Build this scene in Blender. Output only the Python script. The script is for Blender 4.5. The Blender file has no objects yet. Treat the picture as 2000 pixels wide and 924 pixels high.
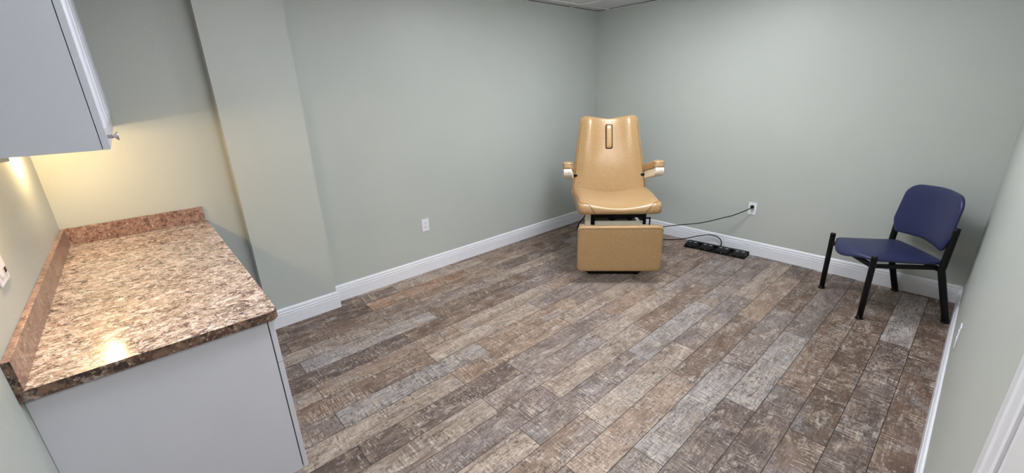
import bpy, bmesh, math, random
from mathutils import Vector, Matrix
S = bpy.context.scene
COL = S.collection
R = math.radians
PI = math.pi

# ------------------------------------------------------------------ camera, world, lights, exposure
cam_d = bpy.data.cameras.new('camera'); cam = bpy.data.objects.new('camera', cam_d); COL.objects.link(cam)
cam_d.sensor_width = 36.0; cam_d.lens = 818.63 / 2000 * 36.0; cam_d.clip_start = 0.02
cam.matrix_world = (Matrix.Translation((3.49579, -4.57985, 1.69589)) @ Matrix.Rotation(0.847581, 4, 'Z')
                    @ Matrix.Rotation(1.236807, 4, 'X') @ Matrix.Rotation(-0.031659, 4, 'Z'))
S.camera = cam
S.view_settings.view_transform = 'Standard'; S.view_settings.look = 'None'
S.view_settings.gamma = 1.0; S.view_settings.use_curve_mapping = False
S.view_settings.exposure = 0.0
world = bpy.data.worlds.new('world'); S.world = world; world.use_nodes = True
world.node_tree.nodes['Background'].inputs[0].default_value = (0.8, 0.87, 1.0, 1)
world.node_tree.nodes['Background'].inputs[1].default_value = 0.05
# ceiling grid cell (column, row), emission strength of its diffuser, label
TROFFER_CELLS = [(4, 2, 11.0, 'square white framed troffer light in the ceiling toward the right wall'),
                 (3, 4, 17.0, 'square white framed troffer light in the ceiling between the doorway and the counter'),
                 (2, 4, 9.5, 'unseen dimmer square white framed troffer added as fill light in the ceiling over the counter front'),  # unseen light, added to balance the brightness around the pilaster
                 (2, 1, 38.0, 'square white framed troffer light in the ceiling nearest the tan chair')]
TROFFER_COL = (0.945, 0.972, 1.005)
HALL_POWER = 115.0
PUCK_WATTS = (11.8, 13.0)    # the two under-cabinet lamps, far and near
STRIP_COL = (1.0, 0.70, 0.36)

# ------------------------------------------------------------------ room numbers
W, D, H = 3.626, 4.999, 2.564
PX, PY1, PY2 = 0.107, -3.583, -4.099     # pilaster on the left wall
BBH = 0.147

# ------------------------------------------------------------------ material helpers
def srgb(r, g, b):
    f = lambda c: (c / 255 / 12.92) if c / 255 <= 0.04045 else ((c / 255 + 0.055) / 1.055) ** 2.4
    return (f(r), f(g), f(b), 1)
class NT:
    def __init__(s, name):
        s.m = bpy.data.materials.new(name); s.m.use_nodes = True
        s.t = s.m.node_tree; s.n = s.t.nodes; s.b = s.n['Principled BSDF']
    def new(s, ty, **k):
        n = s.n.new(ty)
        for a, v in k.items(): setattr(n, a, v)
        return n
    def set(s, sock, v):
        if isinstance(v, bpy.types.NodeSocket): s.t.links.new(v, sock)
        else: sock.default_value = v
    def coord(s, scale=(1, 1, 1), loc=(0, 0, 0), rot=(0, 0, 0), src=None):
        mp = s.new('ShaderNodeMapping')
        if src is None: src = s.new('ShaderNodeTexCoord').outputs['Object']
        s.t.links.new(src, mp.inputs[0])
        mp.inputs['Location'].default_value = loc; mp.inputs['Rotation'].default_value = rot; mp.inputs['Scale'].default_value = scale
        return mp.outputs[0]
    def noise(s, vec, scale=5, detail=4, rough=0.55, dist=0):
        n = s.new('ShaderNodeTexNoise'); s.t.links.new(vec, n.inputs['Vector'])
        n.inputs['Scale'].default_value = scale; n.inputs['Detail'].default_value = detail
        n.inputs['Roughness'].default_value = rough; n.inputs['Distortion'].default_value = dist
        return n.outputs['Fac']
    def ramp(s, v, a, b, lo=0.0, hi=1.0):
        n = s.new('ShaderNodeMapRange'); s.set(n.inputs[0], v)
        for i, x in enumerate((a, b, lo, hi)): n.inputs[i + 1].default_value = x
        return n.outputs[0]
    def mix(s, f, a, b, mode='MIX'):
        n = s.new('ShaderNodeMix', data_type='RGBA', blend_type=mode)
        s.set(n.inputs[0], f); s.set(n.inputs[6], a); s.set(n.inputs[7], b)
        return n.outputs[2]
    def math(s, op, a, b=0.0):
        n = s.new('ShaderNodeMath', operation=op); s.set(n.inputs[0], a); s.set(n.inputs[1], b)
        return n.outputs[0]
    def bump(s, h, st=0.2, dist=0.01):
        n = s.new('ShaderNodeBump'); s.set(n.inputs['Height'], h)
        n.inputs['Strength'].default_value = st; n.inputs['Distance'].default_value = dist
        s.t.links.new(n.outputs[0], s.b.inputs['Normal'])
    def out(s, col=None, rough=None, metal=None, spec=None):
        if col is not None: s.set(s.b.inputs['Base Color'], col)
        if rough is not None: s.set(s.b.inputs['Roughness'], rough)
        if metal is not None: s.b.inputs['Metallic'].default_value = metal
        if spec is not None: s.b.inputs['Specular IOR Level'].default_value = spec
        return s.m
def plain(name, c, rough=0.5, metal=0.0, var=0.05, nscale=30, bump=0.0, bscale=300, spec=0.5):
    t = NT(name); v = t.coord()
    n = t.noise(v, nscale, 3)
    dk = tuple(x * (1 - var) for x in c[:3]) + (1,); lt = tuple(min(1, x * (1 + var)) for x in c[:3]) + (1,)
    if bump: t.bump(t.noise(v, bscale, 3), bump, 0.002)
    return t.out(t.mix(t.ramp(n, .3, .7), dk, lt), rough, metal, spec)
def emitter(name, c, st):
    t = NT(name); t.out((0.8, 0.8, 0.8, 1), 0.5)
    t.b.inputs['Emission Color'].default_value = tuple(c) + (1,); t.b.inputs['Emission Strength'].default_value = st
    return t.m

def mk_wall():
    t = NT('wall_paint'); v = t.coord()
    big = t.noise(v, 1.3, 2); fine = t.noise(v, 160, 2, .6); mid = t.noise(v, 55, 3, .5)
    c = t.mix(t.ramp(big, .3, .7), srgb(180, 185, 181), srgb(184, 189, 185))
    c = t.mix(t.ramp(fine, .3, .7, 0, .22), c, srgb(163, 169, 164))
    t.bump(t.math('ADD', mid, t.math('MULTIPLY', fine, .5)), .22, .004)
    return t.out(c, .42, spec=.35)
M_WALL = mk_wall()
M_TRIM = plain('white_trim_paint', srgb(226, 228, 236), .28, var=.02)
M_CAB = plain('white_cabinet_laminate', srgb(196, 198, 208), .38, var=.015, nscale=6)
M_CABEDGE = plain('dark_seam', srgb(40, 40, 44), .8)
M_TILE = plain('ceiling_tile_board', srgb(226, 225, 228), .9, var=.06, nscale=260, bump=.5, bscale=500)
M_TEE = plain('ceiling_grid_steel', srgb(222, 222, 222), .4, var=.02)
M_PLATE = plain('white_plastic', srgb(228, 228, 236), .3, var=.01)
M_SLOT = plain('dark_slot', srgb(30, 30, 34), .6)
M_RED = plain('red_plastic', srgb(120, 30, 32), .4)
M_BLACK = plain('black_rubber', srgb(11, 11, 12), .5, var=.15, spec=.25)
M_BLACKMET = plain('black_powder_coat', srgb(9, 9, 10), .45, var=.12, bump=.1, bscale=600, spec=.25)
M_CREAM = plain('cream_enamel', srgb(236, 230, 216), .35, var=.02)
M_CHROME = plain('brushed_nickel', srgb(190, 186, 184), .2, metal=1.0)
M_GREYMARK = plain('grey_print', srgb(165, 165, 165), .6)
M_DUSTY = plain('pedal_side_rubber', srgb(95, 95, 98), .5, var=.2, nscale=120)
M_BULB = emitter('bulb_glow', STRIP_COL, 12)
M_LAMPHOUSE = plain('lamp_housing_white', srgb(225, 222, 212), .4, var=.02)
M_HALL = plain('hall_paint', srgb(190, 190, 184), .6)

def mk_vinyl(name, a, b, rough=.34, seamd=.25):
    t = NT(name); v = t.coord()
    n1 = t.noise(v, 120, 4, .7); n2 = t.noise(v, 9, 4, .6); n3 = t.noise(v, 420, 2, .5)
    c = t.mix(t.ramp(n1, .32, .68), a, b)
    t.bump(n3, .12, .002)
    return t.out(c, t.ramp(n2, .3, .7, rough - .02, rough + .03))
M_TAN = mk_vinyl('tan_vinyl', srgb(158, 126, 86), srgb(184, 152, 110), .30)
M_TANSEAM = plain('tan_vinyl_stitching', srgb(112, 80, 46), .7)
M_BROWNGAP = plain('shadow_gap_brown', srgb(52, 26, 16), .8)
M_BLUE = mk_vinyl('navy_vinyl', srgb(36, 40, 76), srgb(43, 48, 88), .40, .1)

def mk_counter():
    t = NT('granite_laminate')
    v0 = t.coord(); v = t.coord((1, .6, 1), rot=(0, 0, .3))
    big = t.noise(v, 4.5, 4, .6, .8); n1 = t.noise(v, 30, 9, .78, 1.4); n2 = t.noise(v, 75, 7, .75, .8); n3 = t.noise(v, 16, 8, .78, 2.0)
    n4 = t.noise(v0, 22, 8, .8, 1.0); n5 = t.noise(v, 11, 7, .75, 2.5)
    c = t.mix(t.ramp(big, .38, .62), srgb(200, 181, 172), srgb(164, 146, 137))
    c = t.mix(t.ramp(n5, .49, .56, 0, .65), c, srgb(138, 124, 106))
    c = t.mix(t.ramp(n3, .51, .56, 0, .85), c, srgb(222, 212, 208))
    c = t.mix(t.ramp(n1, .53, .57, 0, .75), c, srgb(116, 88, 82))
    c = t.mix(t.ramp(n4, .54, .57, 0, .88), c, srgb(78, 56, 55))
    c = t.mix(t.ramp(n2, .55, .58, 0, .88), c, srgb(42, 33, 36))
    c = t.mix(t.ramp(t.noise(v0, 50, 8, .8), .56, .59, 0, .85), c, srgb(220, 212, 210))
    t.bump(n2, .05, .001)
    return t.out(c, .15, spec=.3)
M_COUNTER = mk_counter()
def mk_edge():
    t = NT('granite_laminate_edge'); v = t.coord()
    n1 = t.noise(v, 34, 8, .8, .5); n2 = t.noise(v, 70, 7, .8); n3 = t.noise(v, 22, 6, .75)
    c = t.mix(t.ramp(n3, .45, .55), srgb(118, 92, 76), srgb(78, 56, 50))
    c = t.mix(t.ramp(n1, .50, .55, 0, .92), c, srgb(36, 29, 28))
    c = t.mix(t.ramp(n2, .56, .60, 0, .8), c, srgb(186, 170, 156))
    c = t.mix(t.ramp(t.noise(v, 10, 6, .7), .60, .64, 0, .75), c, srgb(160, 152, 148))
    return t.out(c, .3)
M_EDGE = mk_edge()
def mk_splash():
    t = NT('granite_laminate_splash'); v = t.coord()
    n1 = t.noise(v, 45, 7, .75, .5); n2 = t.noise(v, 85, 6, .75); n3 = t.noise(v, 24, 5, .7)
    c = t.mix(t.ramp(n3, .42, .58), srgb(156, 126, 114), srgb(118, 88, 80))
    c = t.mix(t.ramp(n1, .53, .59, 0, .85), c, srgb(66, 42, 42))
    c = t.mix(t.ramp(n2, .56, .63, 0, .75), c, srgb(214, 196, 178))
    return t.out(c, .28)
M_SPLASH = mk_splash()

def mk_floor():
    t = NT('wood_look_floor_tile')
    at = t.new('ShaderNodeAttribute', attribute_name='tone'); ao = t.new('ShaderNodeAttribute', attribute_name='offs')
    tc = t.new('ShaderNodeTexCoord').outputs['Object']
    sc = t.new('ShaderNodeVectorMath', operation='SCALE'); t.t.links.new(ao.outputs['Vector'], sc.inputs[0]); sc.inputs['Scale'].default_value = 40
    ad = t.new('ShaderNodeVectorMath', operation='ADD'); t.t.links.new(tc, ad.inputs[0]); t.t.links.new(sc.outputs[0], ad.inputs[1])
    P = ad.outputs[0]
    cc = lambda *s: t.coord(s, src=P)
    blot = t.noise(cc(8, 3.2, 1), 1, 6, .66, .8)
    blot2 = t.noise(cc(10, 4.5, 3), 1, 6, .68, .8)
    blue = t.noise(cc(5, 2.4, 7), 1, 4, .6, .4)
    paint = t.noise(cc(20, 6, 5), 1, 9, .78, .15)
    grain = t.noise(cc(170, 12, 1), 1, 6, .7, .6)
    grain2 = t.noise(cc(52, 3.0, 2), 1, 4, .6, 1.6)
    saw = t.noise(cc(15, 120, 1), 1, 6, .70, .25)
    sawm = t.noise(cc(7, 6, 8), 1, 4, .6)
    crack = t.noise(cc(75, 55, 1), 1, 8, .8, .6)
    crkm = t.noise(cc(9, 5, 12), 1, 3, .6)
    c = at.outputs['Color']
    c = t.mix(t.ramp(blot, .40, .62, 0, .80), c, t.mix(1.0, c, (.46, .41, .38, 1), 'MULTIPLY'))
    c = t.mix(t.ramp(blot2, .52, .66, 0, .65), c, srgb(168, 150, 134))
    c = t.mix(t.ramp(blue, .56, .68, 0, .5), c, srgb(142, 140, 144))
    c = t.mix(t.ramp(paint, .55, .62, 0, .6), c, srgb(196, 188, 182))
    m2 = t.ramp(sawm, .47, .57)
    c = t.mix(t.math('MULTIPLY', t.math('MULTIPLY', t.ramp(saw, .53, .58), m2), .62), c, srgb(208, 196, 184))
    c = t.mix(t.math('MULTIPLY', t.math('MULTIPLY', t.ramp(saw, .46, .41), m2), .60), c, srgb(70, 55, 49))
    m3 = t.ramp(crkm, .42, .56, .25, 1)
    c = t.mix(t.math('MULTIPLY', t.math('MULTIPLY', t.ramp(crack, .54, .58), m3), .85), c, srgb(46, 36, 33))
    c = t.mix(t.math('MULTIPLY', t.math('MULTIPLY', t.ramp(crack, .44, .39), m3), .55), c, srgb(206, 196, 186))
    c = t.mix(t.ramp(grain, .52, .59, 0, .55), c, srgb(74, 60, 54))
    c = t.mix(t.ramp(grain2, .59, .62, 0, .45), c, srgb(76, 62, 56))
    t.bump(t.math('ADD', t.math('MULTIPLY', grain, .6), saw), .12, .002)
    return t.out(c, t.ramp(blot, .3, .7, .42, .58), spec=.4)
M_FLOOR = mk_floor()
M_GROUT = plain('dark_grout', srgb(34, 29, 27), .8, var=.3, nscale=8)

# ------------------------------------------------------------------ mesh helpers
def obj(name, bm, mats, parent=None, smooth=False, bevel=0, seg=2, angle=40):
    me = bpy.data.meshes.new(name)
    bmesh.ops.recalc_face_normals(bm, faces=bm.faces)
    bm.to_mesh(me); bm.free()
    for m in (mats if isinstance(mats, (list, tuple)) else [mats]): me.materials.append(m)
    o = bpy.data.objects.new(name, me); COL.objects.link(o)
    if parent is not None: o.parent = parent
    if smooth:
        for p in me.polygons: p.use_smooth = True
        me.update()
    if bevel:
        b = o.modifiers.new('bevel', 'BEVEL'); b.width = bevel; b.segments = seg; b.limit_method = 'ANGLE'; b.angle_limit = R(angle)
        for p in me.polygons: p.use_smooth = True
        w = o.modifiers.new('wn', 'WEIGHTED_NORMAL'); w.keep_sharp = False
    return o
def thing(name, label, cat, loc=(0, 0, 0), rz=0, group=None):
    o = bpy.data.objects.new(name, None); COL.objects.link(o); o.location = loc; o.rotation_euler = (0, 0, rz)
    o.empty_display_size = .1
    o['label'] = label; o['category'] = cat
    if group: o['group'] = group
    return o
def tag(o, label, cat, group=None):
    o['label'] = label; o['category'] = cat
    if group: o['group'] = group
    return o
def struct(o): o['kind'] = 'structure'; return o
def box(bm, x0, x1, y0, y1, z0, z1, mi=0):
    v = [bm.verts.new(p) for p in ((x0, y0, z0), (x1, y0, z0), (x1, y1, z0), (x0, y1, z0), (x0, y0, z1), (x1, y0, z1), (x1, y1, z1), (x0, y1, z1))]
    for q in ((0, 3, 2, 1), (4, 5, 6, 7), (0, 1, 5, 4), (1, 2, 6, 5), (2, 3, 7, 6), (3, 0, 4, 7)):
        bm.faces.new([v[i] for i in q]).material_index = mi
def prism(bm, pts, fn, a, b, mi=0):
    """closed outline pts, extruded; fn(p, h) -> xyz"""
    lo = [bm.verts.new(fn(p, a)) for p in pts]; hi = [bm.verts.new(fn(p, b)) for p in pts]
    n = len(pts)
    for i in range(n): bm.faces.new((lo[i], lo[(i + 1) % n], hi[(i + 1) % n], hi[i])).material_index = mi
    bm.faces.new(lo[::-1]).material_index = mi; bm.faces.new(hi).material_index = mi
def smooth_path(pts, sub=6):
    P = [Vector(p) for p in pts]
    if len(P) < 3 or sub <= 1: return P
    out = []
    for i in range(len(P) - 1):
        a = P[max(i - 1, 0)]; b = P[i]; c = P[i + 1]; d = P[min(i + 2, len(P) - 1)]
        for k in range(sub):
            u = k / sub
            out.append(.5 * ((2 * b) + (c - a) * u + (2 * a - 5 * b + 4 * c - d) * u * u + (3 * b - a - 3 * c + d) * u ** 3))
    out.append(P[-1]); return out
def tube(bm, pts, r, n=12, mi=0, sub=1, rx=None):
    P = smooth_path(pts, sub); rings = []
    up = None
    for i, p in enumerate(P):
        t = (P[min(i + 1, len(P) - 1)] - P[max(i - 1, 0)]).normalized()
        if up is None: up = Vector((0, 0, 1)) if abs(t.z) < .9 else Vector((0, 1, 0))
        s = t.cross(up).normalized(); up = s.cross(t).normalized()
        rr = r[i] if isinstance(r, (list, tuple)) else r
        rings.append([bm.verts.new(p + (s * math.cos(2 * PI * k / n) * (rx or rr) + up * math.sin(2 * PI * k / n) * rr)) for k in range(n)])
    for a, b in zip(rings, rings[1:]):
        for k in range(n): bm.faces.new((a[k], a[(k + 1) % n], b[(k + 1) % n], b[k])).material_index = mi
    bm.faces.new(rings[0][::-1]).material_index = mi; bm.faces.new(rings[-1]).material_index = mi
def lathe(bm, prof, n=24, fn=lambda x, y, z: (x, y, z), mi=0):
    rings = [[bm.verts.new(fn(r * math.cos(2 * PI * k / n), r * math.sin(2 * PI * k / n), z)) for k in range(n)] for r, z in prof]
    for a, b in zip(rings, rings[1:]):
        for k in range(n): bm.faces.new((a[k], a[(k + 1) % n], b[(k + 1) % n], b[k])).material_index = mi
    bm.faces.new(rings[0][::-1]).material_index = mi; bm.faces.new(rings[-1]).material_index = mi
def round_outline(corners, n=8):
    """corners: list of (x, y, radius), counter-clockwise"""
    out = []; m = len(corners)
    for i in range(m):
        p = Vector(corners[i][:2]); a = Vector(corners[i - 1][:2]); b = Vector(corners[(i + 1) % m][:2]); r = corners[i][2]
        if r <= 0: out.append(p[:]); continue
        da = (a - p).normalized(); db = (b - p).normalized()
        ang = da.angle(db); d = r / math.tan(ang / 2)
        p0 = p + da * d; p1 = p + db * d; c = p + (da + db).normalized() * (r / math.sin(ang / 2))
        a0 = math.atan2(p0.y - c.y, p0.x - c.x); a1 = math.atan2(p1.y - c.y, p1.x - c.x)
        dlt = (a1 - a0 + PI) % (2 * PI) - PI
        for k in range(n + 1):
            t = a0 + dlt * k / n; out.append((c.x + r * math.cos(t), c.y + r * math.sin(t)))
    return out
def resample(pts, n):
    P = [Vector(p) for p in pts]; P.append(P[0]); L = [0]
    for a, b in zip(P, P[1:]): L.append(L[-1] + (b - a).length)
    out = []; j = 0
    for k in range(n):
        s = L[-1] * k / n
        while L[j + 1] < s: j += 1
        u = (s - L[j]) / max(L[j + 1] - L[j], 1e-9); out.append(P[j].lerp(P[j + 1], u))
    return out
def pad(bm, outline, front, back, fn, n=96, power=3.2, steps=(0, .12, .25, .38, .5, .6, .7, .78, .85, .9, .94, .97, .99, 1)):
    """upholstered pad: star-shaped outline (u,v); front(u,v) / back(u,v) heights; edges rounded over; fn(u,v,h)->xyz"""
    O = resample(outline, n); c = sum(O, Vector((0, 0))) / n
    def surf(h):
        rings = []
        for s in steps[1:-1]:
            k = (1 - s ** power) ** (1 / power) if s < 1 else 0
            rings.append([bm.verts.new(fn(*(c + (q - c) * s), h(*(c + (q - c) * s)) * k)) for q in O])
        return bm.verts.new(fn(*c, h(*c))), rings
    rim = [bm.verts.new(fn(*q, 0)) for q in O]
    for h, flip in ((front, False), (back, True)):
        cv, rings = surf(h); rings.append(rim)
        for i in range(n):
            j = (i + 1) % n
            f = (cv, rings[0][i], rings[0][j]); bm.faces.new(f[::-1] if flip else f)
            for a, b in zip(rings, rings[1:]):
                f = (a[i], b[i], b[j], a[j]); bm.faces.new(f[::-1] if flip else f)

# ------------------------------------------------------------------ room shell
bm = bmesh.new()   # left wall with its pilaster, one continuous surface
TH = .12
pts = [(0, 0), (0, PY1), (PX, PY1), (PX, PY2), (0, PY2), (0, -D), (-TH, -D), (-TH, 0)]
prism(bm, pts, lambda p, h: (p[0], p[1], h), -.02, H + .1)
struct(obj('wall_left', bm, M_WALL))
bm = bmesh.new(); box(bm, -TH, W + TH, 0, TH, -.02, H + .1); struct(obj('wall_back', bm, M_WALL))
bm = bmesh.new(); box(bm, -TH, W + TH, -D - TH, -D, -.02, H + .1); struct(obj('wall_front', bm, M_WALL))
DY0, DY1, DZ = -3.70, -4.66, 2.18     # doorway in the right wall, the camera stands in it
bm = bmesh.new()
box(bm, W, W + TH, DY0, 0, -.02, H + .1); box(bm, W, W + TH, -D, DY1, -.02, H + .1); box(bm, W, W + TH, DY1, DY0, DZ, H + .1)
struct(obj('wall_right', bm, M_WALL))
# hall beyond the doorway
HX = W + TH + 1.5
bm = bmesh.new()
box(bm, HX, HX + .1, -D - 1.2, -2.2, -.02, H + .1); box(bm, W + TH, HX, -2.2, -2.1, -.02, H + .1); box(bm, W + TH, HX, -D - 1.3, -D - 1.2, -.02, H + .1)
box(bm, W, W + TH, -D - 1.3, -D - TH, -.02, H + .1)
struct(obj('wall_hall', bm, M_HALL))

# floor: staggered plank tiles, each face carries its own printed tone
rng = random.Random(11)
TONES = {'L': (174, 158, 146), 'T': (158, 136, 120), 'B': (130, 109, 96), 'D': (110, 95, 90), 'G': (140, 127, 123),
         'W': (170, 163, 162), 'O': (168, 132, 110), 'K': (114, 93, 80)}
LAY = {(6, -4.41): 'D', (6, -4.08): 'T', (6, -3.07): 'L', (7, -4.41): 'B', (7, -3.40): 'L', (7, -2.39): 'G', (8, -5.09): 'G', (8, -4.08): 'W', (8, -3.07): 'T', (8, -2.07): 'G',
       (9, -4.41): 'L', (9, -3.40): 'T', (9, -2.39): 'L', (10, -5.09): 'D', (10, -4.08): 'D', (10, -3.07): 'G', (10, -2.07): 'T',
       (11, -4.41): 'L', (11, -3.40): 'G', (11, -2.39): 'L', (12, -4.08): 'G', (12, -3.07): 'L', (12, -2.07): 'B',
       (13, -4.41): 'L', (13, -3.40): 'G', (13, -2.39): 'W', (14, -4.08): 'T', (14, -3.07): 'L', (14, -2.07): 'G',
       (15, -4.41): 'D', (15, -3.40): 'T', (15, -2.39): 'B', (15, -1.38): 'T', (16, -4.08): 'G', (16, -3.07): 'W', (16, -2.07): 'G', (16, -1.06): 'K',
       (17, -3.40): 'D', (17, -2.39): 'W', (17, -1.38): 'G', (18, -3.07): 'D', (18, -2.07): 'B', (18, -1.06): 'K',
       (19, -3.40): 'B', (19, -2.39): 'K', (19, -1.38): 'B', (20, -3.07): 'D', (20, -2.07): 'D', (20, -1.06): 'W', (21, -2.39): 'K', (21, -1.38): 'K', (21, -3.40): 'K',
       (5, -4.41): 'D', (5, -3.40): 'B', (5, -2.39): 'G', (4, -5.09): 'G', (4, -4.08): 'W', (4, -3.07): 'B', (3, -4.41): 'L', (3, -3.40): 'G', (3, -2.39): 'L', (2, -4.08): 'B', (2, -3.07): 'T', (2, -2.07): 'D',
       (1, -4.41): 'K', (1, -3.40): 'O', (1, -2.39): 'T', (0, -4.08): 'B', (0, -3.07): 'L'}
bm = bmesh.new()
lt = bm.faces.layers.float_vector.new('tone_f'); lo_ = bm.faces.layers.float_vector.new('offs_f')
X0, PW, PL, G = .0656, .1618, 1.0075, .0016
FX1, FY0 = HX, -D - 1.3
for k in range(-1, 33):
    xa, xb = max(X0 + k * PW, 0), min(X0 + (k + 1) * PW, FX1)
    if xb - xa < .01: continue
    y = -5.09 + PL * -2 if k % 2 == 0 else -4.41 + PL * -2
    while y < 0:
        ya, yb = max(y, FY0), min(y + PL, 0)
        if yb - ya > .01:
            key = None
            for (kk, yy), c in LAY.items():
                if kk == k and abs(yy - y) < .06: key = c
            if key is None: key = rng.choice('LTBDGGTBKW')
            t3 = [x / 255 for x in TONES[key]]; j = rng.uniform(.94, 1.06); t3 = srgb(*[x * 255 * j for x in t3])[:3]
            v = [bm.verts.new(q) for q in ((xa + G, ya + G, 0), (xb - G, ya + G, 0), (xb - G, yb - G, 0), (xa + G, yb - G, 0))]
            f = bm.faces.new(v); f[lt] = t3; f[lo_] = (rng.random(), rng.random(), rng.random())
        y += PL
v = [bm.verts.new(q) for q in ((0, FY0, -.0012), (FX1, FY0, -.0012), (FX1, 0, -.0012), (0, 0, -.0012))]
f = bm.faces.new(v); f.material_index = 1
o = obj('floor', bm, [M_FLOOR, M_GROUT]); struct(o)
for nm, i in (('tone', 0), ('offs', 1)):
    a = o.data.attributes.new(nm, 'FLOAT_VECTOR', 'FACE')
    src = o.data.attributes['tone_f' if i == 0 else 'offs_f']
    for p in range(len(o.data.polygons)): a.data[p].vector = src.data[p].vector

# ceiling: lay-in boards on a steel grid
GX = [.163 + .65 * i for i in range(6)]; GY = [-.52 - .69 * i for i in range(7)]
TROFFERS = [(GX[i], GX[i + 1], GY[j + 1], GY[j]) for i, j, p, lb in TROFFER_CELLS]      # the grid cells that hold a light
bm = bmesh.new()
xs = [-TH] + GX + [FX1 + .1]; ys = [0 + TH] + GY + [FY0]
for i in range(len(xs) - 1):
    for j in range(len(ys) - 1):
        a, b, c, d = xs[i], xs[i + 1], ys[j + 1], ys[j]
        if any(abs(a - q[0]) < .01 and abs(c - q[2]) < .01 for q in TROFFERS): continue
        box(bm, a, b, c, d, H + .012, H + .03)
struct(obj('ceiling', bm, M_TILE))
bm = bmesh.new()
def tee(bm, x0, x1, y0, y1):
    box(bm, x0, x1, y0, y1, H, H + .0105)
for x in GX:
    tee(bm, x - .012, x + .012, -D, 0)
for y in GY:
    cuts = [0] + GX + [W]
    for a, b in zip(cuts, cuts[1:]): tee(bm, a + .0122, b - .0122, y - .012, y + .012)
struct(obj('trim_1', bm, M_TEE))
bm = bmesh.new()
box(bm, 0, .02, -3.58, 0, H - .003, H); box(bm, .02, W, -.02, 0, H - .003, H); box(bm, W - .02, W, -D, -.02, H - .003, H)
struct(obj('trim_2', bm, M_TEE))

# baseboards: profiled board swept round the room (profile: offset from wall, height)
PROF = [(0, 0), (.016, 0), (.016, .094), (.0125, .097), (.0125, .100), (.0155, .103), (.0155, .112), (.0115, .116), (.0115, .119), (.0135, .123), (.0125, .134), (.008, .143), (.003, BBH), (0, BBH)]
def sweep(bm, path, prof=PROF, eps=.0004):
    """path: list of (x,y) at the wall; board lies to the left of travel"""
    P = [Vector(p) for p in path]; rings = []
    for i, p in enumerate(P):
        dirs = []
        if i > 0: dirs.append((P[i] - P[i - 1]).normalized())
        if i < len(P) - 1: dirs.append((P[i + 1] - P[i]).normalized())
        ns = [Vector((-d.y, d.x)) for d in dirs]
        if len(ns) == 1: m = ns[0]
        else:
            m = ns[0] + ns[1]; m = m / m.dot(ns[0])
        rings.append([bm.verts.new((p.x + m.x * (q[0] + eps), p.y + m.y * (q[0] + eps), q[1] + .0003)) for q in prof])
    n = len(prof)
    for a, b in zip(rings, rings[1:]):
        for k in range(n): bm.faces.new((a[k], b[k], b[(k + 1) % n], a[(k + 1) % n]))
    bm.faces.new(rings[0]); bm.faces.new(rings[-1][::-1])
bm = bmesh.new(); sweep(bm, [(0, -.0168), (0, PY1), (PX, PY1), (PX, -4.098)]); struct(obj('baseboard_left', bm, M_TRIM))
bm = bmesh.new(); sweep(bm, [(W - .0005, 0), (.0005, 0)]); struct(obj('baseboard_back', bm, M_TRIM))
bm = bmesh.new(); sweep(bm, [(W, DY0 + .081), (W, -.0168)]); struct(obj('baseboard_right', bm, M_TRIM))

# door casing (moulded) and jamb lining of the doorway in the right wall
CAS = [(0, 0), (0, .017), (.018, .018), (.021, .0145), (.045, .0135), (.048, .011), (.056, .0125), (.060, .009), (.078, .008), (.080, 0)]
bm = bmesh.new()
prism(bm, CAS, lambda p, h: (W - p[1] - .0003, DY0 + .080 - p[0], h), .0005, DZ + .08)
prism(bm, CAS, lambda p, h: (W - p[1] - .0003, DY1 - .080 + p[0], h), .0005, DZ + .08)
prism(bm, CAS, lambda p, h: (W - p[1] - .0006, h, DZ + .080 - p[0]), DY1 - .0, DY0 + .0)
struct(obj('trim_3', bm, M_TRIM))
bm = bmesh.new()
box(bm, W - .004, W + TH + .004, DY0 - .016, DY0 - .0004, .0005, DZ); box(bm, W - .004, W + TH + .004, DY1 + .0004, DY1 + .016, .0005, DZ)
box(bm, W - .004, W + TH + .004, DY1 + .016, DY0 - .016, DZ - .016, DZ - .0004)
box(bm, W + .05, W + .085, DY0 - .028, DY0 - .016, .0005, DZ - .016)
struct(obj('trim_4', bm, M_TRIM))

# ------------------------------------------------------------------ lights
for (LX0, LX1, LY0, LY1), (_i, _j, PWR, lb) in zip(TROFFERS, TROFFER_CELLS):
    t = thing('ceiling_light', lb, 'ceiling light', ((LX0 + LX1) / 2, (LY0 + LY1) / 2, H))
    hx, hy = (LX1 - LX0) / 2 - .0125, (LY1 - LY0) / 2 - .0125
    bm = bmesh.new()
    for q in ((-hx, hx, -hy, -hy + .02), (-hx, hx, hy - .02, hy), (-hx, -hx + .02, -hy + .02, hy - .02), (hx - .02, hx, -hy + .02, hy - .02)): box(bm, *q, 0.0, .05)
    box(bm, -hx, hx, -hy, hy, .05, .055)
    obj('frame', bm, M_TEE, t)
    bm = bmesh.new(); ax, ay = hx - .0205, hy - .0205      # lens dropped below the grid so it also lights the upper walls
    r0 = [bm.verts.new(q) for q in ((-ax, -ay, .01), (ax, -ay, .01), (ax, ay, .01), (-ax, ay, .01))]
    r1 = [bm.verts.new((v.co.x * .97, v.co.y * .97, -.05)) for v in r0]
    for k in range(4): bm.faces.new((r0[k], r0[(k + 1) % 4], r1[(k + 1) % 4], r1[k]))
    bm.faces.new(r0[::-1]); bm.faces.new(r1)
    obj('diffuser', bm, emitter('troffer_diffuser', TROFFER_COL, PWR), t)
t = thing('ceiling_light', 'unseen white framed round fill light added on the hall ceiling beyond the doorway', 'ceiling light', (W + TH + .75, -4.3, H))  # unseen lamp, added to send fill light in through the doorway
bm = bmesh.new(); lathe(bm, [(.21, .012), (.21, -.02), (.19, -.02), (.19, .012)], 32); obj('frame', bm, M_TEE, t)
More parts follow.
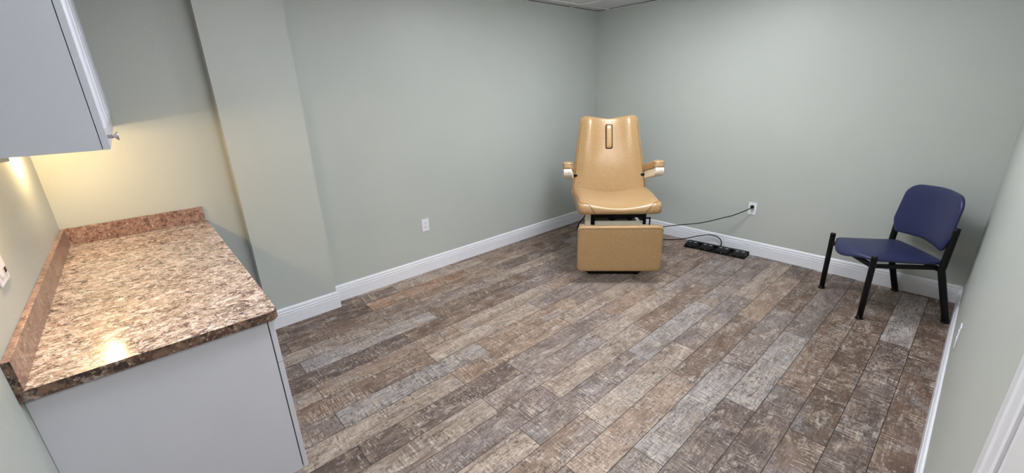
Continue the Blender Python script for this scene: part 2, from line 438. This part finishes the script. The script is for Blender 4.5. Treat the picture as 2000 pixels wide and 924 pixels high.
bm = bmesh.new(); lathe(bm, [(.188, -.004), (.188, -.03), (.12, -.05), (.02, -.055)], 32); obj('diffuser', bm, emitter('hall_fill_diffuser', (1, .97, .92), HALL_POWER), t)

# ------------------------------------------------------------------ wall cabinets
def knob(bm, x, y, z, L, r):
    """mushroom knob pointing along +y"""
    prof = [(.006, -.0005), (.0055, L * .18), (.0045, L * .3), (.0065, L * .42), (.0045, L * .52), (.0048, L * .62), (r * .75, L * .76), (r, L * .9), (r * .92, L), (r * .4, L * .99)]
    lathe(bm, prof, 20, lambda a, b, c: (x + a, y + c, z + b))
CZ, CT, CYF, CBX = 1.569, 2.36, -4.6395, 1.777
def raised_door(x0, x1, z0, z1, y, parent, th=.0155):
    bm = bmesh.new(); box(bm, x0, x1, y, y + th, z0, z1)
    s = .058     # raised field with a wide bevel inside the stiles
    ring = []
    for ins, dy in ((s, th), (s + .004, th + .0055), (s + .026, th + .0075), (s + .03, th + .0045), (s + .05, th + .0045)):
        ring.append([bm.verts.new((a, y + dy, b)) for a, b in ((x0 + ins, z0 + ins), (x1 - ins, z0 + ins), (x1 - ins, z1 - ins), (x0 + ins, z1 - ins))])
    for a, b in zip(ring, ring[1:]):
        for k in range(4): bm.faces.new((a[k], a[(k + 1) % 4], b[(k + 1) % 4], b[k]))
    bm.faces.new(ring[-1])
    return obj('door', bm, M_CAB, parent)
def wall_cabinet(x0, x1, label, ndoor, knobbed):
    t = thing('wall_cabinet', label, 'cabinet', (0, 0, 0), 0, None)
    y0 = -D + .001
    bm = bmesh.new()      # carcass: sides run down past a recessed bottom
    box(bm, x0, x0 + .016, y0, CYF - .0015, CZ, CT); box(bm, x1 - .016, x1, y0, CYF - .0015, CZ, CT)
    box(bm, x0 + .016, x1 - .016, y0, CYF - .0015, CZ + .03, CZ + .046); box(bm, x0 + .016, x1 - .016, y0, CYF - .0015, CT - .016, CT)
    box(bm, x0 + .016, x1 - .016, y0, y0 + .006, CZ + .046, CT - .016); box(bm, x0 + .016, x1 - .016, CYF - .020, CYF - .0015, CZ, CZ + .03)
    obj('body', bm, M_CAB, t)
    w = (x1 - x0) / ndoor
    for i in range(ndoor):
        d = raised_door(x0 + i * w + .001, x0 + (i + 1) * w - .001, CZ, CT, CYF + .0005, t)
        if not knobbed or i < ndoor - 1: continue
        bm = bmesh.new(); kx = x0 + (i + 1) * w - .045
        knob(bm, kx, CYF + .016, CZ + .034, .026, .0125); obj('knob', bm, M_CHROME, d, smooth=True)
    return t
wall_cabinet(.003, .888, 'white wall cabinet farther along, between the near cabinet and the left wall', 2, False)
wall_cabinet(.8895, CBX, 'white wall cabinet above the counter, nearest, with a round knob by its lower corner', 2, True)

# two warm puck lights under the wall cabinets: a lamp just inside the lip of a round white housing
for px, pz, wt, lb in ((.43, 1.530, PUCK_WATTS[0], 'small round warm light under the wall cabinets, the farther one beside the left wall'),
                   (1.44, 1.532, PUCK_WATTS[1], 'small round warm light under the near wall cabinet, close to its open end')):
    py = -4.925
    t = thing('puck_light', lb, 'light fixture', (px, py, pz))
    bm = bmesh.new()
    lathe(bm, [(.012, CZ + .0298 - pz), (.012, .045), (.050, .045), (.052, .040), (.052, .002), (.047, .002), (.047, .030), (.002, .030)], 32)
    obj('housing', bm, M_LAMPHOUSE, t, smooth=False)
    bm = bmesh.new(); lathe(bm, [(.044, .026), (.038, .020), (.02, .016), (.003, .015)], 28); obj('lens', bm, M_BULB, t, smooth=True)
    L = bpy.data.lights.new('lamp', 'POINT'); L.energy = wt; L.color = STRIP_COL; L.shadow_soft_size = .006
    lo = bpy.data.objects.new('lamp', L); COL.objects.link(lo); lo.parent = t; lo.location = (0, 0, -.001)

# ------------------------------------------------------------------ base cabinets, worktop
CX1, CYT, CTZ = 1.783, -4.303, .914
BF, BX1 = -4.345, 1.746
def base_cabinet(x0, x1, label, doors):
    t = thing('base_cabinet', label, 'cabinet', (0, 0, 0))
    y0 = -D + .001; zt = CTZ - .0385
    bm = bmesh.new()
    prism(bm, [(y0, .0005), (BF - .065, .0005), (BF - .065, .105), (BF, .105), (BF, zt), (y0, zt)], lambda p, h: (h, p[0], p[1]), x0, x1)
    obj('body', bm, M_CAB, t)
    y = BF + .004; th = .0195
    bm = bmesh.new(); box(bm, x0 + .0015, x1 - .0005, y, y + th, .668, zt - .006)
    dr = obj('drawer', bm, M_CAB, t, bevel=.0015)
    bm = bmesh.new(); knob(bm, (x0 + x1) / 2, y + th, .79, .028, .015); obj('knob', bm, M_CHROME, dr, smooth=True)
    w = (x1 - x0) / doors
    for i in range(doors):
        bm = bmesh.new(); box(bm, x0 + i * w + .0015, x0 + (i + 1) * w - .0005, y, y + th, .105, .665)
        d = obj('door', bm, M_CAB, t, bevel=.0015)
        bm = bmesh.new(); knob(bm, x0 + i * w + .035, y + th, .60, .02, .012); obj('knob', bm, M_CHROME, d, smooth=True)
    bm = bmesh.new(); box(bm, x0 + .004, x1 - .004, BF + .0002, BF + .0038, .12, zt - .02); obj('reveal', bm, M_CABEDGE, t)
    return t
base_cabinet(.003, 1.404, 'white base cabinet under the far end of the granite counter', 3)
base_cabinet(1.4055, BX1, 'white base cabinet at the near end of the counter, its bare side facing the camera', 1)

t = thing('worktop', 'granite patterned laminate counter with rounded corner and low backsplash', 'countertop', (0, 0, 0))
out = round_outline([(.0005, -D + .0005, 0), (CX1, -D + .0005, 0), (CX1, CYT, .035), (.0005, CYT, .002)], 8)
bm = bmesh.new(); prism(bm, out, lambda p, h: (p[0], p[1], h), CTZ - .038, CTZ)
for f in bm.faces:
    f.normal_update()
    if abs(f.normal.z) < .5: f.material_index = 1
obj('counter_slab', bm, [M_COUNTER, M_EDGE], t, bevel=.002)
bm = bmesh.new(); box(bm, .021, CX1, -D + .0005, -D + .0195, CTZ + .0002, CTZ + .101)
for f in bm.faces:
    f.normal_update()
    if abs(f.normal.x) > .5: f.material_index = 1
obj('backsplash', bm, [M_SPLASH, M_EDGE], t, bevel=.0015)
bm = bmesh.new(); box(bm, .0005, .020, -D + .0005, CYT - .012, CTZ + .0002, CTZ + .101); obj('side_splash', bm, M_SPLASH, t, bevel=.0015)

# ------------------------------------------------------------------ outlets
def outlet(label, loc, rz, skip_top=False):
    """plate in local x (width) / z (height), front towards -y"""
    t = thing('wall_outlet', label, 'outlet', loc, rz)
    w, h = .039, .063
    bm = bmesh.new(); prism(bm, round_outline([(-w, -h, .004), (w, -h, .004), (w, h, .004), (-w, h, .004)], 3), lambda p, q: (p[0], q, p[1]), -.0062, -.0004)
    obj('cover_plate', bm, M_PLATE, t, bevel=.002)
    for s in (-1, 1):
        bm = bmesh.new(); zc = s * .0215
        prism(bm, [(.0175 * math.cos(a) * (1 if abs(math.cos(a)) < .8 else 1), zc + max(-.0135, min(.0135, .0175 * math.sin(a)))) for a in [2 * PI * k / 24 for k in range(24)]],
              lambda p, q: (p[0], q, p[1]), -.0085, -.0063)
        rc = obj('receptacle', bm, M_PLATE, t)
        bm = bmesh.new(); box(bm, -.0078, -.0053, -.0092, -.0086, zc - .001, zc + .008); box(bm, .0053, .0078, -.0092, -.0086, zc, zc + .007)
        lathe(bm, [(.0026, 0), (.0026, .0006)], 10, lambda a, b, c: (a, -.0092 + c, zc - .0075 + b))
        obj('slots', bm, M_SLOT, rc)
    bm = bmesh.new(); lathe(bm, [(.0028, 0), (.0024, .0012)], 12, lambda a, b, c: (a, -.0063 - c, b)); obj('screw', bm, M_CREAM, t)
    return t
outlet('white duplex outlet with nothing plugged in, on the left green wall', (0, -2.62, .484), PI / 2)
outlet('white duplex outlet on the back wall with the black plug in it', (2.04, 0, .486), 0)
outlet('white duplex outlet low on the right wall near the blue chair, seen edge on', (W, -1.568, .402), -PI / 2)
t = thing('switch_plate', 'white plate with black and red buttons on the wall above the counter backsplash', 'wall plate', (1.412, -D, 1.207), PI)
bm = bmesh.new(); prism(bm, round_outline([(-.064, -.062, .004), (.064, -.062, .004), (.064, .062, .004), (-.064, .062, .004)], 3), lambda p, q: (p[0], q, p[1]), -.0065, -.0004)
obj('cover_plate', bm, M_PLATE, t, bevel=.002)
for cx in (-.027, .027):
    bm = bmesh.new(); box(bm, cx - .017, cx + .017, -.009, -.0066, -.035, .035); f = obj('insert', bm, M_PLATE, t, bevel=.001)
    if cx > 0:
        for k, m in ((-1, M_SLOT), (0, M_SLOT), (1, M_RED)):
            bm = bmesh.new(); box(bm, cx + k * .010 - .003, cx + k * .010 + .003, -.0102, -.0091, -.034, -.017); obj('button', bm, m, f)

# ------------------------------------------------------------------ examination chair
from mathutils.bvhtree import BVHTree
def ground(bm_src): bm_src.normal_update(); return BVHTree.FromBMesh(bm_src)
def seam(tree, pts, d, r, mat, parent, name='seam', lift=.0008, sub=5):
    out = []; d = Vector(d)
    for p in smooth_path(pts, sub):
        h = tree.ray_cast(p - d * 1.5, d)
        if h[0] is not None: out.append(h[0] - d * lift)
    b = bmesh.new(); tube(b, out, r, 6); return obj(name, b, mat, parent, smooth=True)
EC = thing('examination_chair', 'tan vinyl examination chair with armrests and hanging footrest in the room corner', 'examination chair', (1.358, -1.411, 0), R(44))
bm = bmesh.new()     # base plate and levelling feet
box(bm, -.238, .238, -.012, .62, .008, .042); box(bm, -.258, -.21, -.018, .05, .022, .05); box(bm, .21, .262, -.018, .05, .022, .05)
bp = obj('base_plate', bm, M_BLACKMET, EC, bevel=.004)
for x in (-.225, .215):
    for y in (.004, .59):
        bm = bmesh.new(); lathe(bm, [(.014, .0003), (.014, .004), (.006, .005), (.006, .015)], 14, lambda a, b, c: (x + a, y + b, c)); obj('levelling_foot', bm, M_CHROME, bp)
bm = bmesh.new(); box(bm, -.195, .205, .012, .50, .0445, .52); obj('lift_cover', bm, M_CREAM, EC, bevel=.006)
bm = bmesh.new(); box(bm, -.19, .245, -.012, -.004, .40, .536)
fp = obj('front_plate', bm, M_CREAM, EC, bevel=.002)
for x in (-.178, .232):
    bm = bmesh.new(); lathe(bm, [(.004, 0), (.004, .003)], 10, lambda a, b, c: (x + a, -.0125 - c, .522 + b)); obj('bolt', bm, M_SLOT, fp)
bm = bmesh.new()     # seat frame
box(bm, -.225, .275, -.01, .02, .567, .615); box(bm, -.225, -.19, -.01, .50, .50, .567); box(bm, .245, .275, -.01, .50, .50, .567)
box(bm, -.225, .275, .46, .50, .56, .615); box(bm, -.05, -.01, .0, .46, .53, .60); box(bm, .12, .15, .0, .46, .53, .60)
obj('seat_frame', bm, M_BLACKMET, EC, bevel=.003)
bm = bmesh.new(); box(bm, -.272, -.228, -.012, .10, .42, .612); obj('side_bracket', bm, M_CREAM, EC, bevel=.002)
bm = bmesh.new(); box(bm, -.325, -.278, .0, .05, .46, .492); obj('side_bracket', bm, M_CREAM, EC, bevel=.002)
bm = bmesh.new(); box(bm, .2755, .325, .03, .045, .540, .552); box(bm, .315, .325, .03, .045, .47, .540); obj('hinge_bracket', bm, M_BLACKMET, EC)
bm = bmesh.new(); tube(bm, [(-.262, .06, .59), (-.285, .06, .55), (-.318, .08, .50), (-.336, .10, .45), (-.33, .11, .39), (-.30, .12, .34), (-.20, .12, .33)], .006, 8, sub=5); obj('hose', bm, M_BLACK, EC, smooth=True)
for x in (-.16, .19):
    bm = bmesh.new(); box(bm, x - .015, x + .015, -.152, -.004, .30, .33); obj('footrest_arm', bm, M_BLACKMET, EC)

# footrest pad, vertical
OUTF = round_outline([(-.372, 0, .034), (.372, 0, .034), (.372, .426, .034), (-.372, .426, .034)], 6)
bm = bmesh.new()
pad(bm, OUTF, lambda u, v: .036, lambda u, v: -.030, lambda u, v, h: (u + .012, -.187 - h, .120 + v), n=120, power=9, steps=(0, .3, .6, .8, .88, .92, .95, .97, .985, .995, 1))
tr = ground(bm)
ft = obj('footrest', bm, M_TAN, EC, smooth=True)
pts = [(-.352, -.2, .50), (-.346, -.2, .518), (-.325, -.2, .528), (-.2, -.2, .529), (.2, -.2, .529), (.345, -.2, .528), (.365, -.2, .518), (.374, -.2, .50)]
seam(tr, pts, (0, 1, 0), .0019, M_TANSEAM, ft)
bm = bmesh.new(); box(bm, -.30, .30, -.156, -.150, .16, .50); obj('backing_board', bm, M_BLACKMET, ft)

# seat pad, saddle shaped
SW = .382
OUTS = round_outline([(-SW + .01, -.115, .05), (SW - .01, -.115, .05), (SW, .53, .06), (-SW, .53, .06)], 8)
def seat_top(u, v):
    a = min(1, abs(u) / SW); f = min(1, max(0, (v + .12) / .3))
    return .038 + .082 * a ** 1.8 * (1 - .30 * a ** 6) + .006 * f
bm = bmesh.new()
pad(bm, OUTS, seat_top, lambda u, v: -.044, lambda u, v, h: (u + .018, v, .658 + h), n=140, power=5.0)
for v in bm.verts:      # front edge rolls over
    if v.co.y < 0 and v.co.z > .66: v.co.z -= .010 * (min(1, -v.co.y / .115)) ** 2
tr = ground(bm)
st = obj('seat', bm, M_TAN, EC, smooth=True)
seam(tr, [(-.350, -.2, .738), (-.330, -.2, .728), (-.275, -.2, .722), (-.25, -.2, .705), (-.22, -.2, .665), (-.195, -.2, .622)], (0, 1, 0), 0.0026, M_TANSEAM, st)
seam(tr, [(.376, -.2, .732), (.335, -.2, .727), (.305, -.2, .718), (.262, -.2, .67), (.225, -.2, .622)], (0, 1, 0), 0.0026, M_TANSEAM, st)

# backrest, reclined
RC = R(16.5); BY, BZ, BL = .505, .655, .80
def bfn(u, v, h):
    return (u + .004, BY + v * math.sin(RC) - h * math.cos(RC), BZ + v * math.cos(RC) + h * math.sin(RC))
BW0, BW1 = .386, .289
top = [(-BW1 + .0, BL - .0, .06)]
outb = []
base = [(-BW0, -.03, .05), (BW0, -.03, .05), (BW1, BL + .012, .058), (.10, BL - .012, .12), (0, BL - .024, 0), (-.10, BL - .012, .12), (-BW1, BL + .012, .058)]
OUTB = round_outline(base, 8)
def bw(v): return BW0 + (BW1 - BW0) * v / BL
def back_front(u, v):
    a = u / bw(v); g = max(0, min(1, (v - .12) / .35))
    ridge = .046 * (math.exp(-((abs(a) - .66) / .24) ** 2)) * (.35 + .65 * g)
    lum = .024 * math.exp(-((v - .30) / .20) ** 2) * math.exp(-(a / .5) ** 2)
    return .036 + ridge + lum - .012 * math.exp(-(a / .3) ** 2) * g
bm = bmesh.new()
pad(bm, OUTB, back_front, lambda u, v: -.045, bfn, n=160, power=4.5, steps=(0, .06, .12, .18, .25, .32, .38, .44, .5, .55, .6, .65, .7, .74, .78, .82, .86, .9, .93, .96, .98, .992, 1))
tr = ground(bm)
bk = obj('backrest', bm, M_TAN, EC, smooth=True)
nrm = Vector((0, math.cos(RC), -math.sin(RC)))
for s in (-1, 1):
    seam(tr, [Vector(bfn(s * (bw(v) - .020), v, .1)) for v in (.02, .2, .4, .6, .74)], nrm, .0020, M_TANSEAM, bk)
# slotted headrest insert; a dark ring stands for the shade in its gap
sl = [(-.036, BL - .335, .016), (.036, BL - .335, .016), (.036, BL - .085, .016), (-.036, BL - .085, .016)]
def on_back(u, v, h):
    p = Vector(bfn(u, v, .3)); q = tr.ray_cast(p, nrm)[0]
    return q - nrm * h if q else Vector(bfn(u, v, .05 + h))
bm = bmesh.new(); ro = resample(round_outline(sl, 6), 60)
loop = [on_back(q.x, q.y, .0012) for q in ro]
inn = [on_back(q.x * .70, (q.y - BL + .21) * .94 + BL - .21, .0012) for q in ro]
lo2 = [on_back(q.x, q.y, -.006) for q in ro]
A = [bm.verts.new(p) for p in loop]; B = [bm.verts.new(p) for p in inn]; C2 = [bm.verts.new(p) for p in lo2]
for k in range(60):
    j = (k + 1) % 60; bm.faces.new((A[k], A[j], B[j], B[k])); bm.faces.new((C2[k], C2[j], A[j], A[k]))
obj('slot_gap_shade', bm, M_BROWNGAP, bk, smooth=True)
bm = bmesh.new()
h0 = on_back(0, BL - .21, 0)
c0 = BL - .21; hh = (h0 - Vector(bfn(0, c0, 0))).dot(-nrm)
pad(bm, round_outline([(-.027, c0 - .116, .012), (.027, c0 - .116, .012), (.027, c0 + .116, .012), (-.027, c0 + .116, .012)], 5), lambda u, v: .022, lambda u, v: -.012,
    lambda u, v, h: bfn(u, v, hh + .002 + h), n=60, power=4)
obj('headrest_insert', bm, M_TAN, bk, smooth=True)
bm = bmesh.new()      # metal back frame behind the upholstery
fb = [(-.22, .0), (.22, .0), (.18, .62), (-.18, .62)]
prism(bm, fb, lambda p, h: bfn(p[0], p[1], h), -.075, -.046); box(bm, -.20, .20, .50, .565, .50, .60)
obj('back_frame', bm, M_BLACKMET, EC)

# armrests: tan padded top on a cream shell, tilted like the back
def armrest(s):
    AX, AY, AZ, AT = s * .432, .25, .985, R(17)
    def f(u, v, h):      # u along arm towards the back, v across, h up
        return (AX + v - s * .13 * u, AY + u * math.cos(AT) + h * math.sin(AT), AZ - u * math.sin(AT) + h * math.cos(AT))
    bm = bmesh.new()
    pad(bm, round_outline([(0, -.047, .03), (.36, -.047, .03), (.36, .047, .03), (0, .047, .03)], 6), lambda u, v: .072, lambda u, v: -.004, f, n=90, power=5)
    a = obj('armrest', bm, M_TAN, EC, smooth=True)
    t2 = BVHTree.FromObject(a, bpy.context.evaluated_depsgraph_get())
    b = bmesh.new(); P = [Vector(f(-.0, v, .035)) for v in (-.047, -.03, 0, .03, .047)]
    out = []
    for k in range(13):
        th = -PI / 2 + PI * k / 12
        q = Vector(f(.03 - .05 * math.cos(th), .052 * math.sin(th), .036)); c = Vector(f(.06, 0, .036)); hit = t2.ray_cast(q + (q - c).normalized() * .1, (c - q).normalized())
        if hit[0]: out.append(hit[0])
    if len(out) > 3: tube(b, out, .0022, 6); obj('seam', b, M_TANSEAM, a, smooth=True)
    bm = bmesh.new()
    prism(bm, [(.006, 0), (.355, 0), (.355, -.045), (.30, -.075), (.05, -.075), (.018, -.055), (.006, -.03)], lambda p, h: f(p[0], h, p[1] - .004), -.040, .040)
    sh = obj('arm_shell', bm, M_CREAM, a, bevel=.008, seg=3)
    bm = bmesh.new(); q = f(.004, .012, -.04); lathe(bm, [(.0035, 0), (.0035, .004)], 10, lambda x, y, z: (q[0] + x, q[1] + .001 - z, q[2] + y)); obj('screw', bm, M_SLOT, sh)
    bm = bmesh.new(); p0 = Vector(f(.30, -s * .03, -.04)); tube(bm, [p0, p0 + Vector((-s * .12, .03, -.01)), p0 + Vector((-s * .17, .06, -.02))], .014, 10); obj('arm_bracket', bm, M_BLACKMET, a, smooth=True)
armrest(-1); armrest(1)

# ------------------------------------------------------------------ blue side chair
GC = thing('side_chair', 'navy blue vinyl side chair with black metal legs by the right wall', 'chair', (3.203, -.428, 0), R(-50.6))
def leg(pts, rx, r):
    bm = bmesh.new(); tube(bm, pts, r, 16, rx=rx, sub=1); l = obj('leg', bm, M_BLACKMET, GC, smooth=True)
    x, y = pts[0][0], pts[0][1]
    bm = bmesh.new(); lathe(bm, [(.026, .0003), (.025, .007), (.020, .012), (.019, .03)], 18, lambda a, b, c: (x + a, y + b, c)); obj('glide', bm, M_BLACK, l, smooth=True)
    return l
for s in (-1, 1):
    leg([(s * .262, -.288, .012), (s * .262, -.291, .25), (s * .262, -.293, .494), (s * .262, -.293, .499)], .0205, .0185)
    leg([(s * .262, .276, .012), (s * .262, .272, .03), (s * .262, .158, .375), (s * .262, .147, .41), (s * .262, .1495, .44), (s * .262, .158, .70), (s * .262, .1585, .719)], .0185, .0225)
bm = bmesh.new()     # under-seat frame rails
box(bm, -.245, .245, -.30, -.27, .408, .436); box(bm, -.245, .245, .13, .155, .395, .425)
for s in (-1, 1): box(bm, s * .232 - .012, s * .232 + .012, -.27, .13, .402, .430)
obj('seat_frame', bm, M_BLACKMET, GC, bevel=.003)
gs = [(-.236, -.278, .02), (-.06, -.376, .22), (.06, -.376, .22), (.236, -.278, .02), (.246, .175, .04), (-.246, .175, .04)]
bm = bmesh.new()
pad(bm, round_outline(gs, 7), lambda u, v: .030 + .008 * math.cos(u * 5), lambda u, v: -.014, lambda u, v, h: (u, v, .450 + h + .02 * max(0, (-v + .0)) * 1.5 - .02 * (max(0, -v - .29) / .06) ** 2), n=120, power=3.4)
obj('seat', bm, M_BLUE, GC, smooth=True)
gb = [(-.232, .0, .03), (0, .022, .7), (.232, .0, .03), (.270, .10, .10), (.256, .388, .10), (0, .410, .8), (-.256, .388, .10), (-.270, .10, .10)]
bm = bmesh.new()
def gback(u, v, h): return (u * (1 - .25 * h), .150 + .052 * (1 - (u / .27) ** 2) * 1.0 - .03 + v * .10 - h, .537 + v)
pad(bm, round_outline(gb, 7), lambda u, v: .026, lambda u, v: -.020, gback, n=120, power=3.6)
obj('backrest', bm, M_BLUE, GC, smooth=True)

# ------------------------------------------------------------------ foot control, cords
FC = thing('foot_control', 'black four pedal foot control on the floor against the back baseboard', 'foot pedal', (1.80, -.236, 0), R(5.8))
bm = bmesh.new(); box(bm, -.31, .31, .0, .150, .0005, .014); box(bm, -.31, .31, .125, .165, .0005, .040)
obj('housing', bm, M_BLACK, FC, bevel=.004)
for k in range(4):
    xc = -.243 + k * .162
    bm = bmesh.new()
    prism(bm, [(-.004, .0145), (.118, .0145), (.118, .046), (.108, .050), (.02, .040), (-.004, .030)], lambda p, h: (h, p[0], p[1]), xc - .058, xc + .058)
    pd = obj('pedal', bm, M_BLACK, FC, bevel=.003)
    for sx in (-.028, .028):      # printed arrows
        bm = bmesh.new()
        z = lambda y: .0505 - (.108 - y) * .1136
        q = [(-.014, .078), (.004, .078), (.004, .070), (.016, .084), (.004, .098), (.004, .090), (-.014, .090)]
        q = [(a * (1 if sx > 0 else -1), b) for a, b in q]
        bm.faces.new([bm.verts.new((xc + sx + a, b, z(b))) for a, b in q])
        obj('pedal_mark', bm, M_GREYMARK, pd)
    bm = bmesh.new(); box(bm, xc - .0022, xc + .0022, -.0062, -.0042, .019, .024); obj('pedal_dot', bm, M_GREYMARK, pd)
    bm = bmesh.new(); box(bm, xc + .0582, xc + .0592, .03, .10, .022, .036); obj('side_pad', bm, M_DUSTY, pd)
bm = bmesh.new()
tube(bm, [(1.805, -.060, .030), (1.806, -.054, .070), (1.79, -.06, .108), (1.74, -.052, .128), (1.67, -.06, .130), (1.57, -.09, .102), (1.47, -.115, .060), (1.36, -.13, .020), (1.25, -.19, .006), (1.10, -.34, .0055), (1.02, -.62, .0055), (1.0, -.80, .0055)], .0052, 10, sub=6)
tag(obj('control_cord', bm, M_BLACK, None, smooth=True), 'black cord arching from the foot control and running behind the tan chair', 'cord')
t = thing('power_cord', 'black power cord sloping from the back wall outlet down behind the tan chair', 'cord', (0, 0, 0))
bm = bmesh.new()
tube(bm, [(2.037, -.040, .500), (2.025, -.05, .488), (1.993, -.06, .465), (1.954, -.08, .44), (1.89, -.105, .402), (1.816, -.13, .371), (1.70, -.16, .318), (1.576, -.19, .272), (1.428, -.26, .240), (1.278, -.36, .206), (1.12, -.62, .15), (1.02, -.95, .10)], .0048, 10, sub=6)
obj('cable', bm, M_BLACK, t, smooth=True)
bm = bmesh.new(); lathe(bm, [(.017, .0), (.018, .012), (.014, .024), (.007, .036)], 18, lambda a, b, c: (2.04 + a, -.0092 - c, .5075 + b))
obj('plug', bm, M_BLACK, t, smooth=True)
